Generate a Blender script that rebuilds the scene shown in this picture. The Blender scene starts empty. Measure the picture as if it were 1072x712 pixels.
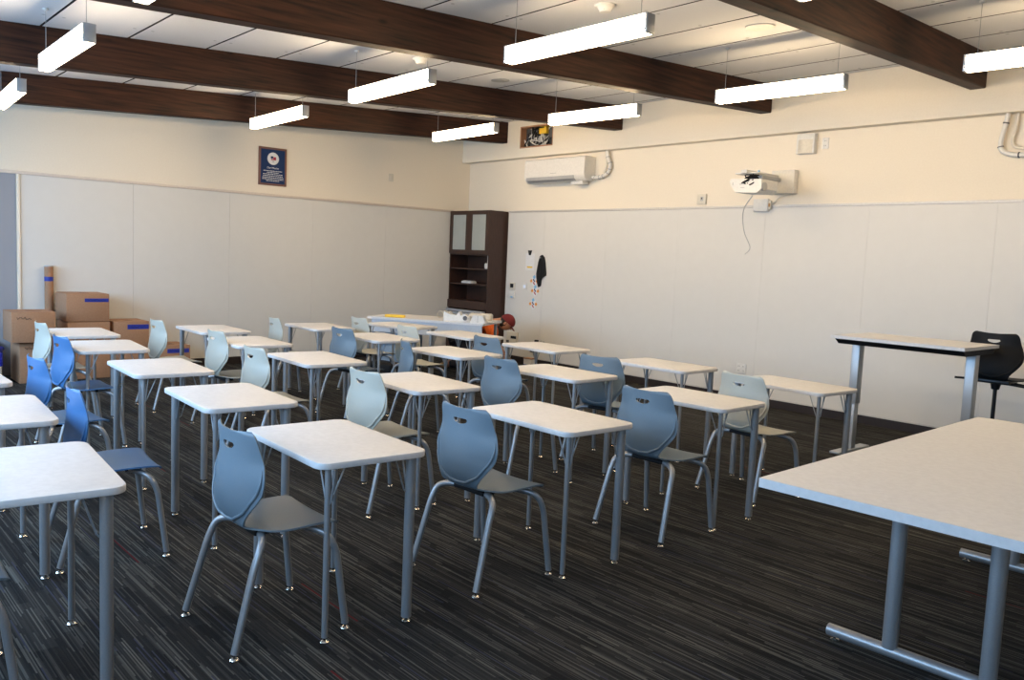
import bpy, bmesh, math, random
from mathutils import Vector, Matrix
random.seed(7)
SC = bpy.context.scene
COL = SC.collection
PI = math.pi

# ------------------------------------------------------------------ materials
def srgb(r, g, b):
    f = lambda c: (c / 255 / 12.92) if c / 255 <= 0.04045 else ((c / 255 + 0.055) / 1.055) ** 2.4
    return (f(r), f(g), f(b), 1)

def new_mat(name):
    m = bpy.data.materials.new(name)
    m.use_nodes = True
    nt = m.node_tree
    return m, nt, nt.nodes['Principled BSDF']

def noisy(name, c1, c2=None, rough=.5, metal=0, scale=40, bump=0, spec=.5, stretch=(1, 1, 1), coords='Object', bdist=.002):
    m, nt, b = new_mat(name)
    b.inputs['Roughness'].default_value = rough
    b.inputs['Metallic'].default_value = metal
    b.inputs['Specular IOR Level'].default_value = spec
    tc = nt.nodes.new('ShaderNodeTexCoord')
    mp = nt.nodes.new('ShaderNodeMapping')
    mp.inputs['Scale'].default_value = stretch
    n = nt.nodes.new('ShaderNodeTexNoise')
    n.inputs['Scale'].default_value = scale
    n.inputs['Detail'].default_value = 3
    r = nt.nodes.new('ShaderNodeValToRGB')
    c2 = c2 or tuple(min(1, x * .93) for x in c1[:3]) + (1,)
    r.color_ramp.elements[0].position = .35
    r.color_ramp.elements[1].position = .65
    r.color_ramp.elements[0].color = c1
    r.color_ramp.elements[1].color = c2
    L = nt.links.new
    L(tc.outputs[coords], mp.inputs[0]); L(mp.outputs[0], n.inputs['Vector'])
    L(n.outputs['Fac'], r.inputs[0]); L(r.outputs[0], b.inputs['Base Color'])
    if bump:
        bp = nt.nodes.new('ShaderNodeBump')
        bp.inputs['Strength'].default_value = bump
        bp.inputs['Distance'].default_value = bdist
        L(n.outputs['Fac'], bp.inputs['Height']); L(bp.outputs[0], b.inputs['Normal'])
    return m

M = {}
M['wall'] = noisy('wall_paint', (.79, .72, .605, 1), (.77, .70, .585, 1), .75, scale=60, bump=.15)
M['panel'] = noisy('white_panel', (.665, .655, .625, 1), (.655, .645, .615, 1), .42, scale=8, spec=.35)
M['recess'] = noisy('recess_paint', (.70, .66, .60, 1), None, .6, scale=30)
M['greypanel'] = noisy('grey_tack_fabric', (.32, .33, .36, 1), (.28, .29, .32, 1), .9, scale=300, bump=.2)
M['ceil'] = noisy('ceiling_board', (.73, .74, .77, 1), (.71, .72, .75, 1), .8, scale=90, bump=.1)
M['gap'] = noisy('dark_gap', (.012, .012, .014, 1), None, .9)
M['plug'] = noisy('screw_plug', (.52, .53, .55, 1), None, .8)
M['trim'] = noisy('painted_trim', (.66, .58, .50, 1), None, .5)
M['alu'] = noisy('aluminium_rail', (.62, .60, .57, 1), None, .5, metal=.3)
M['base'] = noisy('dark_vinyl_base', (.018, .011, .010, 1), None, .5)
M['laminate'] = noisy('desk_laminate', (.75, .695, .645, 1), (.745, .69, .64, 1), .45, scale=420, spec=.4)
M['edge'] = noisy('desk_edge', (.68, .68, .69, 1), None, .45)
M['silver'] = noisy('silver_paint', (.36, .38, .405, 1), None, .38, metal=.55, scale=200)
M['silver2'] = noisy('light_silver_paint', (.48, .50, .52, 1), None, .4, metal=.4, scale=200)
M['chrome'] = noisy('chrome', (.8, .75, .68, 1), None, .12, metal=1)
M['slate'] = noisy('slate_blue_plastic', (.142, .192, .235, 1), (.133, .181, .222, 1), .42, scale=250, bump=.08)
M['blue'] = noisy('blue_plastic', (.045, .155, .36, 1), (.04, .145, .34, 1), .42, scale=250, bump=.08)
M['pale'] = noisy('pale_grey_plastic', (.47, .47, .41, 1), (.45, .45, .39, 1), .42, scale=250, bump=.08)
M['black'] = noisy('black_plastic', (.009, .009, .010, 1), None, .6, spec=.25)
M['blackmetal'] = noisy('black_metal', (.015, .015, .017, 1), None, .35, metal=.3)
M['white'] = noisy('white_plastic', (.72, .71, .68, 1), None, .4)
M['cream'] = noisy('cream_plastic', (.66, .62, .53, 1), None, .4)
M['grey'] = noisy('grey_plastic', (.40, .41, .42, 1), None, .4)
M['dgrey'] = noisy('dark_grey', (.08, .08, .085, 1), None, .5)
M['cabinet'] = noisy('espresso_wood', (.050, .022, .014, 1), (.034, .015, .010, 1), .38, scale=14, stretch=(6, 6, .6))
M['frost'] = noisy('frosted_glass', (.36, .39, .37, 1), None, .35, scale=5)
M['kraft'] = noisy('cardboard', (.36, .20, .115, 1), (.33, .18, .10, 1), .85, scale=60)
M['kraftdk'] = noisy('cardboard_flap', (.27, .15, .085, 1), None, .85)
M['tape'] = noisy('blue_tape', (.012, .03, .30, 1), None, .5)
M['ink'] = noisy('black_ink', (.012, .01, .01, 1), None, .8)
M['yellow'] = noisy('yellow', (.85, .56, .04, 1), None, .5)
M['orange'] = noisy('orange_cloth', (.80, .15, .02, 1), (.70, .12, .015, 1), .85, scale=50)
M['maroon'] = noisy('maroon_cloth', (.17, .012, .014, 1), (.14, .01, .012, 1), .8, scale=80)
M['skin'] = noisy('skin', (.50, .25, .16, 1), None, .55)
M['jeans'] = noisy('dark_trousers', (.03, .03, .04, 1), None, .9)
M['tan'] = noisy('tan_leather', (.42, .24, .10, 1), (.34, .19, .08, 1), .8, scale=60)
M['navy'] = noisy('navy_plate', (.012, .035, .11, 1), None, .65, spec=.2)
M['bronze'] = noisy('bronze_frame', (.20, .10, .075, 1), None, .45, metal=.3)
M['paper'] = noisy('paper', (.74, .75, .76, 1), None, .8)
M['cardor'] = noisy('card_orange', (.80, .33, .06, 1), None, .6)
M['cardbl'] = noisy('card_blue', (.20, .50, .75, 1), None, .6)
M['cardrd'] = noisy('card_red', (.40, .03, .06, 1), None, .6)
M['bag'] = noisy('blue_bag', (.012, .02, .33, 1), (.03, .05, .5, 1), .25, scale=18, bump=1, bdist=.02)
M['glass'] = noisy('window_glass', (.8, .85, .9, 1), None, .05)
M['frame'] = noisy('window_frame_metal', (.45, .45, .46, 1), None, .4, metal=.4)
M['wood'] = noisy('raw_wood', (.42, .22, .12, 1), None, .7, scale=30, stretch=(1, 6, 6))
M['apron'] = noisy('table_panel', (.50, .55, .62, 1), None, .5)
M['pedestal'] = noisy('pedestal_metal', (.20, .28, .38, 1), None, .45)

def beam_mat():
    m, nt, b = new_mat('dark_stained_beam')
    L = nt.links.new
    tc = nt.nodes.new('ShaderNodeTexCoord')
    mp = nt.nodes.new('ShaderNodeMapping'); mp.inputs['Scale'].default_value = (6, .7, 14)
    n = nt.nodes.new('ShaderNodeTexNoise'); n.inputs['Scale'].default_value = 3; n.inputs['Detail'].default_value = 6
    r = nt.nodes.new('ShaderNodeValToRGB')
    r.color_ramp.elements[0].position = .3; r.color_ramp.elements[0].color = (.010, .0045, .0030, 1)
    r.color_ramp.elements[1].position = .75; r.color_ramp.elements[1].color = (.066, .023, .011, 1)
    v = nt.nodes.new('ShaderNodeTexVoronoi'); v.inputs['Scale'].default_value = 1.7
    mp2 = nt.nodes.new('ShaderNodeMapping'); mp2.inputs['Scale'].default_value = (1, 1, 2.2)
    kr = nt.nodes.new('ShaderNodeValToRGB')
    kr.color_ramp.elements[0].position = .03; kr.color_ramp.elements[0].color = (.25, .25, .25, 1)
    kr.color_ramp.elements[1].position = .09; kr.color_ramp.elements[1].color = (1, 1, 1, 1)
    mx = nt.nodes.new('ShaderNodeMix'); mx.data_type = 'RGBA'; mx.blend_type = 'MULTIPLY'; mx.inputs[0].default_value = 1
    L(tc.outputs['Object'], mp.inputs[0]); L(mp.outputs[0], n.inputs['Vector']); L(n.outputs['Fac'], r.inputs[0])
    L(tc.outputs['Object'], mp2.inputs[0]); L(mp2.outputs[0], v.inputs['Vector']); L(v.outputs['Distance'], kr.inputs[0])
    L(r.outputs[0], mx.inputs[6]); L(kr.outputs[0], mx.inputs[7]); L(mx.outputs[2], b.inputs['Base Color'])
    b.inputs['Roughness'].default_value = .62
    b.inputs['Specular IOR Level'].default_value = .25
    return m
M['beam'] = beam_mat()

def carpet_mat():
    m, nt, b = new_mat('striped_carpet')
    L = nt.links.new
    N = nt.nodes.new
    def math_(op, a, bb=None, c=None):
        n = N('ShaderNodeMath'); n.operation = op
        for i, x in enumerate((a, bb, c)):
            if x is None: continue
            if isinstance(x, (int, float)): n.inputs[i].default_value = x
            else: L(x, n.inputs[i])
        return n.outputs[0]
    def wn(vals):
        cx = N('ShaderNodeCombineXYZ')
        for i, x in enumerate(vals):
            if isinstance(x, (int, float)): cx.inputs[i].default_value = x
            else: L(x, cx.inputs[i])
        w = N('ShaderNodeTexWhiteNoise'); w.noise_dimensions = '3D'
        L(cx.outputs[0], w.inputs['Vector'])
        return w.outputs['Value']
    tc = N('ShaderNodeTexCoord'); sp = N('ShaderNodeSeparateXYZ'); L(tc.outputs['Object'], sp.inputs[0])
    X, Y = sp.outputs[0], sp.outputs[1]
    row = math_('FLOOR', math_('DIVIDE', Y, .0052))
    off = math_('MULTIPLY', wn([row, 3.1, 0]), 7.0)
    seg = math_('FLOOR', math_('ADD', math_('DIVIDE', X, .34), off))
    v = wn([row, seg, 1])
    row2 = math_('FLOOR', math_('DIVIDE', Y, .0425))
    off2 = math_('MULTIPLY', wn([row2, 9.1, 0]), 7.0)
    seg2 = math_('FLOOR', math_('ADD', math_('DIVIDE', X, .5), off2))
    v2 = wn([row2, seg2, 2])
    tile = wn([math_('FLOOR', math_('DIVIDE', X, .914)), math_('FLOOR', math_('DIVIDE', Y, .457)), 5])
    # thread value
    t = math_('ADD', math_('MULTIPLY', math_('POWER', v, 2.8), .80), math_('MULTIPLY', math_('POWER', v2, 1.5), .22))
    t = math_('ADD', t, math_('MULTIPLY', math_('SUBTRACT', tile, .5), .12))
    r = N('ShaderNodeValToRGB')
    r.color_ramp.elements[0].position = 0; r.color_ramp.elements[0].color = (.0075, .0075, .0085, 1)
    r.color_ramp.elements[1].position = 1; r.color_ramp.elements[1].color = (.112, .109, .097, 1)
    e = r.color_ramp.elements.new(.45); e.color = (.033, .0325, .0305, 1)
    L(t, r.inputs[0])
    # rare red and blue threads
    rr = N('ShaderNodeMath'); rr.operation = 'GREATER_THAN'; rr.inputs[1].default_value = .993; L(wn([row2, seg2, 7]), rr.inputs[0])
    thr = math_('MULTIPLY', rr.outputs[0], math_('LESS_THAN', math_('FRACT', math_('DIVIDE', Y, .0425)), .2))
    mx = N('ShaderNodeMix'); mx.data_type = 'RGBA'; L(thr, mx.inputs[0]); L(r.outputs[0], mx.inputs[6]); mx.inputs[7].default_value = (.09, .008, .010, 1)
    rb = math_('GREATER_THAN', wn([row, seg, 8]), .985)
    mx2 = N('ShaderNodeMix'); mx2.data_type = 'RGBA'; L(rb, mx2.inputs[0]); L(mx.outputs[2], mx2.inputs[6]); mx2.inputs[7].default_value = (.035, .038, .060, 1)
    L(mx2.outputs[2], b.inputs['Base Color'])
    b.inputs['Roughness'].default_value = .95
    b.inputs['Specular IOR Level'].default_value = .15
    n = N('ShaderNodeTexNoise'); n.inputs['Scale'].default_value = 260
    L(tc.outputs['Object'], n.inputs['Vector'])
    bp = N('ShaderNodeBump'); bp.inputs['Strength'].default_value = .5; bp.inputs['Distance'].default_value = .004
    L(n.outputs['Fac'], bp.inputs['Height']); L(bp.outputs[0], b.inputs['Normal'])
    return m
M['carpet'] = carpet_mat()

def emis(name, col, s):
    m, nt, b = new_mat(name)
    b.inputs['Base Color'].default_value = (.8, .8, .8, 1)
    b.inputs['Emission Color'].default_value = col
    b.inputs['Emission Strength'].default_value = s
    return m
M['lamp'] = emis('lamp_diffuser', (1, .73, .42, 1), 36.0)
M['lcd'] = emis('small_display', (.15, .45, 1, 1), .25)

# ------------------------------------------------------------------ mesh builder
class MB:
    def __init__(s):
        s.bm = bmesh.new(); s.mats = []
    def mi(s, m):
        if m not in s.mats: s.mats.append(m)
        return s.mats.index(m)
    def _tag(s, faces, m, smooth):
        i = s.mi(m)
        for f in faces: f.material_index = i; f.smooth = smooth
    def box(s, lo, hi, m, bev=0, seg=2, mat=None):
        b = bmesh.new()
        bmesh.ops.create_cube(b, size=1)
        for v in b.verts:
            v.co = Vector([lo[i] + (v.co[i] + .5) * (hi[i] - lo[i]) for i in range(3)])
        if bev:
            bmesh.ops.bevel(b, geom=list(b.edges), offset=bev, segments=seg, profile=.5, affect='EDGES')
        s.absorb(b, m, bool(bev), mat)
        return s
    def absorb(s, b, m, smooth, mat=None):
        vm = {}
        for v in b.verts: vm[v] = s.bm.verts.new(mat @ v.co if mat else v.co)
        fs = []
        for f in b.faces:
            try: fs.append(s.bm.faces.new([vm[v] for v in f.verts]))
            except ValueError: pass
        s._tag(fs, m, smooth); b.free()
    def prism(s, pts, z0, z1, m, bev=0, mat=None, sm=False):
        b = bmesh.new()
        lo = [b.verts.new((x, y, z0)) for x, y in pts]; hi = [b.verts.new((x, y, z1)) for x, y in pts]
        n = len(pts)
        b.faces.new(hi); b.faces.new(lo[::-1])
        for i in range(n): b.faces.new([lo[i], lo[(i + 1) % n], hi[(i + 1) % n], hi[i]])
        bmesh.ops.recalc_face_normals(b, faces=b.faces)
        if bev:
            es = [e for e in b.edges if abs(e.verts[0].co.z - e.verts[1].co.z) < 1e-6]
            bmesh.ops.bevel(b, geom=es, offset=bev, segments=2, profile=.5, affect='EDGES')
        s.absorb(b, m, sm, mat); return s
    def tube(s, pts, r, m, n=12, cap=True, ell=None):
        pts = [Vector(p) for p in pts]
        rs = r if isinstance(r, (list, tuple)) else [r] * len(pts)
        rings = []; up = None
        for i, p in enumerate(pts):
            d = (pts[min(i + 1, len(pts) - 1)] - pts[max(i - 1, 0)]).normalized()
            if up is None:
                a = Vector((0, 0, 1)) if abs(d.z) < .9 else Vector((1, 0, 0))
                up = (a - d * a.dot(d)).normalized()
            else:
                up = (up - d * up.dot(d)).normalized()
            q = d.cross(up)
            e = ell or 1
            rings.append([s.bm.verts.new(p + (up * math.cos(2 * PI * k / n) + q * math.sin(2 * PI * k / n) * e) * rs[i]) for k in range(n)])
        fs = []
        for a, b in zip(rings, rings[1:]):
            for k in range(n): fs.append(s.bm.faces.new([a[k], a[(k + 1) % n], b[(k + 1) % n], b[k]]))
        s._tag(fs, m, True)
        if cap: s._tag([s.bm.faces.new(rings[0][::-1]), s.bm.faces.new(rings[-1])], m, False)
        return s
    def lathe(s, prof, m, c=(0, 0, 0), n=20, mat=None, smooth=True):
        b = bmesh.new(); rings = []
        for r, z in prof: rings.append([b.verts.new((c[0] + r * math.cos(2 * PI * k / n), c[1] + r * math.sin(2 * PI * k / n), c[2] + z)) for k in range(n)])
        for a, q in zip(rings, rings[1:]):
            for k in range(n): b.faces.new([a[k], a[(k + 1) % n], q[(k + 1) % n], q[k]])
        b.faces.new(rings[0][::-1]); b.faces.new(rings[-1])
        bmesh.ops.recalc_face_normals(b, faces=b.faces)
        s.absorb(b, m, smooth, mat); return s
    def ball(s, c, r, m, sc=(1, 1, 1), mat=None):
        b = bmesh.new(); bmesh.ops.create_uvsphere(b, u_segments=16, v_segments=10, radius=r)
        for v in b.verts: v.co = Vector((v.co.x * sc[0] + c[0], v.co.y * sc[1] + c[1], v.co.z * sc[2] + c[2]))
        s.absorb(b, m, True, mat); return s
    def obj(s, name, parent=None, loc=(0, 0, 0), rz=0, recalc=False):
        if recalc: bmesh.ops.recalc_face_normals(s.bm, faces=s.bm.faces)
        me = bpy.data.meshes.new(name); s.bm.to_mesh(me); s.bm.free()
        for m in s.mats: me.materials.append(m)
        try: me.set_sharp_from_angle(angle=math.radians(40))
        except Exception: pass
        o = bpy.data.objects.new(name, me); COL.objects.link(o)
        o.parent = parent; o.location = loc; o.rotation_euler = (0, 0, rz)
        return o

def empty(name, label, cat, loc=(0, 0, 0), rz=0, group=None):
    o = bpy.data.objects.new(name, None); COL.objects.link(o)
    o.location = loc; o.rotation_euler = (0, 0, rz); o.empty_display_size = .1
    return tag(o, label, cat, group)
def tag(o, label, cat, group=None):
    o['label'] = label; o['category'] = cat
    if group: o['group'] = group
    return o
def struct(o):
    o['kind'] = 'structure'; return o
def copy_tree(o, parent=None):
    c = o.copy(); COL.objects.link(c)
    if parent is not None: c.parent = parent
    for ch in list(o.children): copy_tree(ch, c)
    return c
def rrect(w, d, r, n=6, cx=0, cy=0):
    pts = []
    for sx, sy, a0 in ((1, 1, 0), (-1, 1, 90), (-1, -1, 180), (1, -1, 270)):
        for k in range(n + 1):
            a = math.radians(a0 + 90 * k / n)
            pts.append((cx + sx * (w / 2 - r) + r * math.cos(a), cy + sy * (d / 2 - r) + r * math.sin(a)))
    return pts
def smooth_path(P, k=6):
    P = [Vector(p) for p in P]; out = []
    for i in range(len(P) - 1):
        p0 = P[max(i - 1, 0)]; p1 = P[i]; p2 = P[i + 1]; p3 = P[min(i + 2, len(P) - 1)]
        for j in range(k):
            t = j / k
            out.append(.5 * ((2 * p1) + (p2 - p0) * t + (2 * p0 - 5 * p1 + 4 * p2 - p3) * t * t + (3 * p1 - p0 - 3 * p2 + p3) * t ** 3))
    out.append(P[-1]); return out
def fillet(P, r, n=6):
    P = [Vector(p) for p in P]; out = [P[0]]
    for i in range(1, len(P) - 1):
        a, b, c = P[i - 1], P[i], P[i + 1]
        rr = min(r, (a - b).length * .49, (c - b).length * .49)
        s = b + (a - b).normalized() * rr; e = b + (c - b).normalized() * rr
        for k in range(n + 1):
            t = k / n; out.append(s * (1 - t) ** 2 + b * 2 * t * (1 - t) + e * t * t)
    out.append(P[-1]); return out

# ------------------------------------------------------------------ room
RX, RY = 12.6, -9.7
CZ0, SL = 3.60, .0547           # ceiling height at projector wall, slope
def cz(y): return CZ0 + SL * y
RECX = 1.05

# floor
struct(MB().box((-.2, RY - .2, -.1), (RX + .2, .25, 0), M['carpet']).obj('floor'))
# wall_left  (x = 0)
def slope_wall(name, x0, x1, mat):
    b = MB(); bm = b.bm
    ya, yb = RY - .2, .25
    P = [(ya, 0), (yb, 0), (yb, cz(yb) + .1), (ya, cz(ya) + .1)]
    A = [bm.verts.new((x0, y, z)) for y, z in P]; B = [bm.verts.new((x1, y, z)) for y, z in P]
    fs = [bm.faces.new(A), bm.faces.new(B[::-1])] + [bm.faces.new([A[i], B[i], B[(i + 1) % 4], A[(i + 1) % 4]]) for i in range(4)]
    b._tag(fs, mat, False)
    return struct(b.obj(name, recalc=True))
slope_wall('wall_left', -.15, 0, M['wall'])
slope_wall('wall_right', RX, RX + .15, M['wall'])
# wall_back with recess beside the corner
w = MB(); w.box((RECX, 0, 0), (RX, .2, CZ0 + .05), M['wall']); w.box((0, .03, 0), (RECX, .2, CZ0 + .05), M['wall'])
struct(w.obj('wall_back'))
# projecting band above (with an access opening)
OX0, OX1, OZ0, OZ1 = 1.36, 2.06, 3.185, 3.50
BZ = 3.052; BD = -.13
w = MB()
w.box((0, BD, BZ), (OX0, -.001, CZ0), M['wall']); w.box((OX1, BD, BZ), (RX, -.001, CZ0), M['wall'])
w.box((OX0, BD, BZ), (OX1, -.001, OZ0), M['wall']); w.box((OX0, BD, OZ1), (OX1, -.001, CZ0), M['wall'])
struct(w.obj('trim_1'))
# front wall (behind the camera's left) with four windows
SILL, HEAD = .95, 2.75
WIN = [(.5, 2.9), (3.3, 5.7), (6.1, 8.5), (8.9, 11.3)]
w = MB()
w.box((0, RY - .2, 0), (RX, RY, SILL), M['wall']); w.box((0, RY - .2, HEAD), (RX, RY, 3.3), M['wall'])
xs = [0] + [v for p in WIN for v in p] + [RX]
for i in range(0, len(xs), 2): w.box((xs[i], RY - .2, SILL), (xs[i + 1], RY, HEAD), M['wall'])
struct(w.obj('wall_front'))
for i, (a, b_) in enumerate(WIN):
    f = MB(); t = .05
    f.box((a, RY - .12, SILL), (b_, RY - .06, SILL + t), M['frame']); f.box((a, RY - .12, HEAD - t), (b_, RY - .06, HEAD), M['frame'])
    for x in (a, (a + b_) / 2 - t / 2, b_ - t): f.box((x, RY - .12, SILL + t), (x + t, RY - .06, HEAD - t), M['frame'])
    struct(f.obj('window_%d' % (i + 1)))
# ceiling : dark deck + boards with open joints
b = MB(); bm = b.bm
def cbox(bb, x0, x1, y0, y1, d0, d1, m):
    vs = []
    for x, y, d in ((x0, y0, d0), (x1, y0, d0), (x1, y1, d0), (x0, y1, d0), (x0, y0, d1), (x1, y0, d1), (x1, y1, d1), (x0, y1, d1)):
        vs.append(bb.bm.verts.new((x, y, cz(y) - d)))
    fs = [bb.bm.faces.new([vs[i] for i in q]) for q in ((0, 1, 2, 3), (7, 6, 5, 4), (0, 4, 5, 1), (1, 5, 6, 2), (2, 6, 7, 3), (3, 7, 4, 0))]
    bb._tag(fs, m, False)
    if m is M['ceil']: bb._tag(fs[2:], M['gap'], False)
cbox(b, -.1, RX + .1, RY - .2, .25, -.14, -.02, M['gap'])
BX0, BSP, BW = .653, 2.339, .14
bx = [BX0 + BSP * i for i in range(-1, 6)]
edges = [0, RX]
PITCH = .655; y = BD; rows = []
yy = -.24 
ylist = [BD] + [-.26 - PITCH * k for k in range(0, 15)] 
ylist = [v for v in ylist if v > RY] + [RY]
for i in range(0, len(edges) - 1, 2):
    x0, x1 = edges[i], edges[i + 1]
    if x1 - x0 < .05: continue
    for a, c in zip(ylist, ylist[1:]):
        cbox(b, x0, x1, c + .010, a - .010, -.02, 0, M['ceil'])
        if a - c > .4 and x1 - x0 > 1:
            for fx in (.3, 1.15, 2.0, 2.85, 3.5, 4.3, 5.1, 5.8, 6.6, 7.35, 8.1, 8.9, 9.7, 10.5, 11.4):
                for yy2 in (a - .07, c + .07):
                    px_ = fx
                    b.lathe([(.014, 0), (.014, -.0015), (.004, -.0018)], M['plug'], (px_, yy2, cz(yy2)), n=10)
struct(b.obj('ceiling', recalc=True))

# beams
for k, (xa, sk) in enumerate(((.95, .06), (3.22, .04), (5.385, -.004), (7.57, -.052), (9.86, -.05))):
    b = MB(); bm = b.bm
    P = [(BD, -.012), (RY, -.012), (RY, .305), (BD, .305)]
    y_a, y_b = BD, RY
    zb = lambda y: 3.293 + SL * y
    p, q = xa + sk * y_a, xa + sk * y_b
    V = [bm.verts.new(c) for c in ((q, y_b, zb(y_b)), (q + BW, y_b, zb(y_b)), (p + BW, y_a, zb(y_a)), (p, y_a, zb(y_a)),
                                   (q, y_b, cz(y_b) + .01), (q + BW, y_b, cz(y_b) + .01), (p + BW, y_a, cz(y_a) + .01), (p, y_a, cz(y_a) + .01))]
    fs = [bm.faces.new([V[i] for i in q]) for q in ((3, 2, 1, 0), (4, 5, 6, 7), (0, 1, 5, 4), (1, 2, 6, 5), (2, 3, 7, 6), (3, 0, 4, 7))]
    b._tag(fs, M['beam'], False)
    es = [e for e in bm.edges if abs(e.verts[0].co.y - e.verts[1].co.y) > 1 and e.verts[0].co.z - zb(e.verts[0].co.y) < .05]
    bmesh.ops.bevel(bm, geom=es, offset=.008, segments=1, affect='EDGES')
    o = b.obj('trim_%d' % (k + 2), recalc=True); struct(o)

# wall panels
PZ0, PZ1 = .095, 2.255
b = MB(); xx = [RECX] + [1.862 + 1.203 * i for i in range(0, 9)] + [RX]
for a, c in zip(xx, xx[1:]): b.box((a + .0008, -.014, PZ0), (c - .0008, 0, PZ1), M['panel'])
struct(b.obj('wall_panels_back'))
b = MB(); ya = [-6.366 + 1.203 * i for i in range(0, 6)] + [-.02]
for a, c in zip(ya, ya[1:]): b.box((0, a + .0008, PZ0), (.014, c - .0008, PZ1), M['panel'])
struct(b.obj('wall_panels_left'))
struct(MB().box((0, RY, .0), (.010, -6.41, PZ1), M['greypanel']).obj('wall_tack_panel'))
struct(MB().box((0, -6.405, .0), (.028, -6.37, PZ1), M['wall'], bev=.003).obj('trim_10'))
b = MB(); b.box((RECX, -.024, PZ1), (RX, 0, PZ1 + .03), M['alu'], bev=.004); struct(b.obj('trim_11'))
b = MB(); b.box((0, RY, PZ1), (.03, -.3, PZ1 + .035), M['trim'], bev=.004); struct(b.obj('trim_12'))
b = MB(); b.box((RECX, -.018, 0), (RX, 0, PZ0 - .004), M['base']); struct(b.obj('baseboard_back'))
b = MB(); b.box((0, -6.36, 0), (.016, -.4, PZ0 - .004), M['base']); struct(b.obj('baseboard_left'))
# lighter ledge strip at panel foot
b = MB(); b.box((RECX, -.022, PZ0 - .004), (RX, 0, PZ0 + .012), M['alu']); struct(b.obj('trim_13'))

# ------------------------------------------------------------------ student desks
DW, DD, DH = .764, .496, .737
def make_desk():
    t = empty('student_desk', 'x', 'desk')
    b = MB(); P = rrect(DW, DD, .055, 7)
    b.prism(P, DH - .026, DH, M['laminate'], bev=.004)
    side = b.mi(M['edge'])
    for f in b.bm.faces:
        if abs(f.normal.z) < .9: f.material_index = side; f.smooth = True
    b.obj('desktop', t)
    for sx, sy, r, ix, iy in ((-1, -1, .0215, .047, .061), (1, 1, .0215, .047, .061), (-1, 1, .0125, .055, .064), (1, -1, .0125, .055, .064)):
        x, y = sx * (DW / 2 - ix), sy * (DD / 2 - iy)
        l = MB(); l.tube([(x, y, .022), (x, y, DH - .026)], r, M['silver'], 16)
        lo = l.obj('leg', t)
        g = MB(); g.lathe([(.016, 0), (.018, .004), (.014, .009), (.005, .012), (.005, .026)], M['chrome'], (x, y, 0), 14); g.obj('glide', lo)
        w_ = MB(); zt = DH - .028; zb_ = zt - .135
        for dx, dy in ((-sx * .075, 0), (0, -sy * .075)) if r > .02 else ((-sx * .075, .0), (.045 * sx, -sy * .02), (0, -sy * .075)):
            n = Vector((dx, dy, 0)).normalized() * (r - .001)
            if dx * sx > 0: dx *= .5
            w_.tube([(x + n.x, y + n.y, zb_ - .012), (x + n.x * 1.5, y + n.y * 1.5, zb_), (x + dx, y + dy, zt)], .0035, M['silver'], 6)
        w_.obj('leg_brace', lo)
    return t

ROWN = {'C': 'window-side row at the far left', 'D': 'second row from the left', 'E': 'middle row', 'F': 'second row from the projector wall', 'G': 'row along the projector wall'}
desk_pos = {
 'D1': (7.596, -6.676, -.044), 'D2': (6.346, -6.61, -.059), 'D3': (5.083, -6.556, -.055), 'D4': (3.777, -6.524, -.095), 'D5': (2.666, -6.424, -.043),
 'E1': (7.658, -5.431, -.008), 'E2': (6.363, -5.366, -.053), 'E3': (5.055, -5.39, -.057), 'E4': (3.797, -5.359, -.031), 'E5': (2.635, -5.217, -.021),
 'F1': (7.64, -4.17, .027), 'F2': (6.422, -4.145, .034), 'F3': (5.094, -4.105, .034), 'F4': (3.804, -4.03, -.056), 'F5': (2.609, -4.028, -.028),
 'G1': (7.625, -2.952, -.052), 'G2': (6.461, -2.959, -.003), 'G3': (5.072, -2.992, -.019), 'G4': (3.842, -3.001, .006), 'G5': (2.675, -3.021, .16),
 'C1': (7.49, -7.815, -.083), 'C2': (6.261, -7.739, -.068), 'C3': (5.089, -7.721, 0)}
desk_label = {
 'D1': 'white-topped student desk whole in the foreground, slate chair pushed to its left side',
 'D2': 'empty-topped student desk directly behind the nearest foreground desk, same row',
 'D3': 'white student desk third from the camera, just left of two pale grey chairs',
 'D4': 'white student desk in front of the tall cardboard boxes, bright blue chair at it',
 'D5': 'small far student desk right against the cardboard box stacks',
 'E1': 'foreground student desk, right neighbour of nearest whole desk, between two slate chairs',
 'E2': 'student desk with the pale grey chair facing it, centre of the room',
 'E3': 'student desk, second pale chair tucked at its left, behind the centre pale-chair desk',
 'E4': 'student desk half hidden by two overlapping pale grey chair backs',
 'E5': 'student desk by the left wall, first desk right of the small carton',
 'F1': 'student desk between the front slate chair and the pale chair near the projector wall',
 'F2': 'student desk with slate chair back rising at its left end, right of centre',
 'F3': 'student desk at mid room whose left end meets a slate chair seen edge-on',
 'F4': 'far student desk just below the one under the yellow roll table',
 'F5': 'student desk standing alone before the left wall, under the plaque',
 'G1': 'student desk beside the left column of the standing-height desk',
 'G2': 'student desk by the projector wall, front-left of the low wall outlet',
 'G3': 'student desk just right of the kneeling person, near the wall',
 'G4': 'student desk in front of the dark cabinet foot and white fittings',
 'G5': 'turned student desk touching the table that holds the yellow roll',
 'C1': 'nearest student desk, cut by the left edge, bottom left corner',
 'C2': 'student desk cut by the left edge, second nearest of those, beside bright blue chairs',
 'C3': 'sliver of student desk at the left edge below the blue recycling bin'}
proto = make_desk(); first = True
for k, (x, y, a) in desk_pos.items():
    o = proto if first else copy_tree(proto); first = False
    o.location = (x, y, 0); o.rotation_euler = (0, 0, a); o['label'] = desk_label[k]; o['group'] = 'student desks in five rows'

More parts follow.
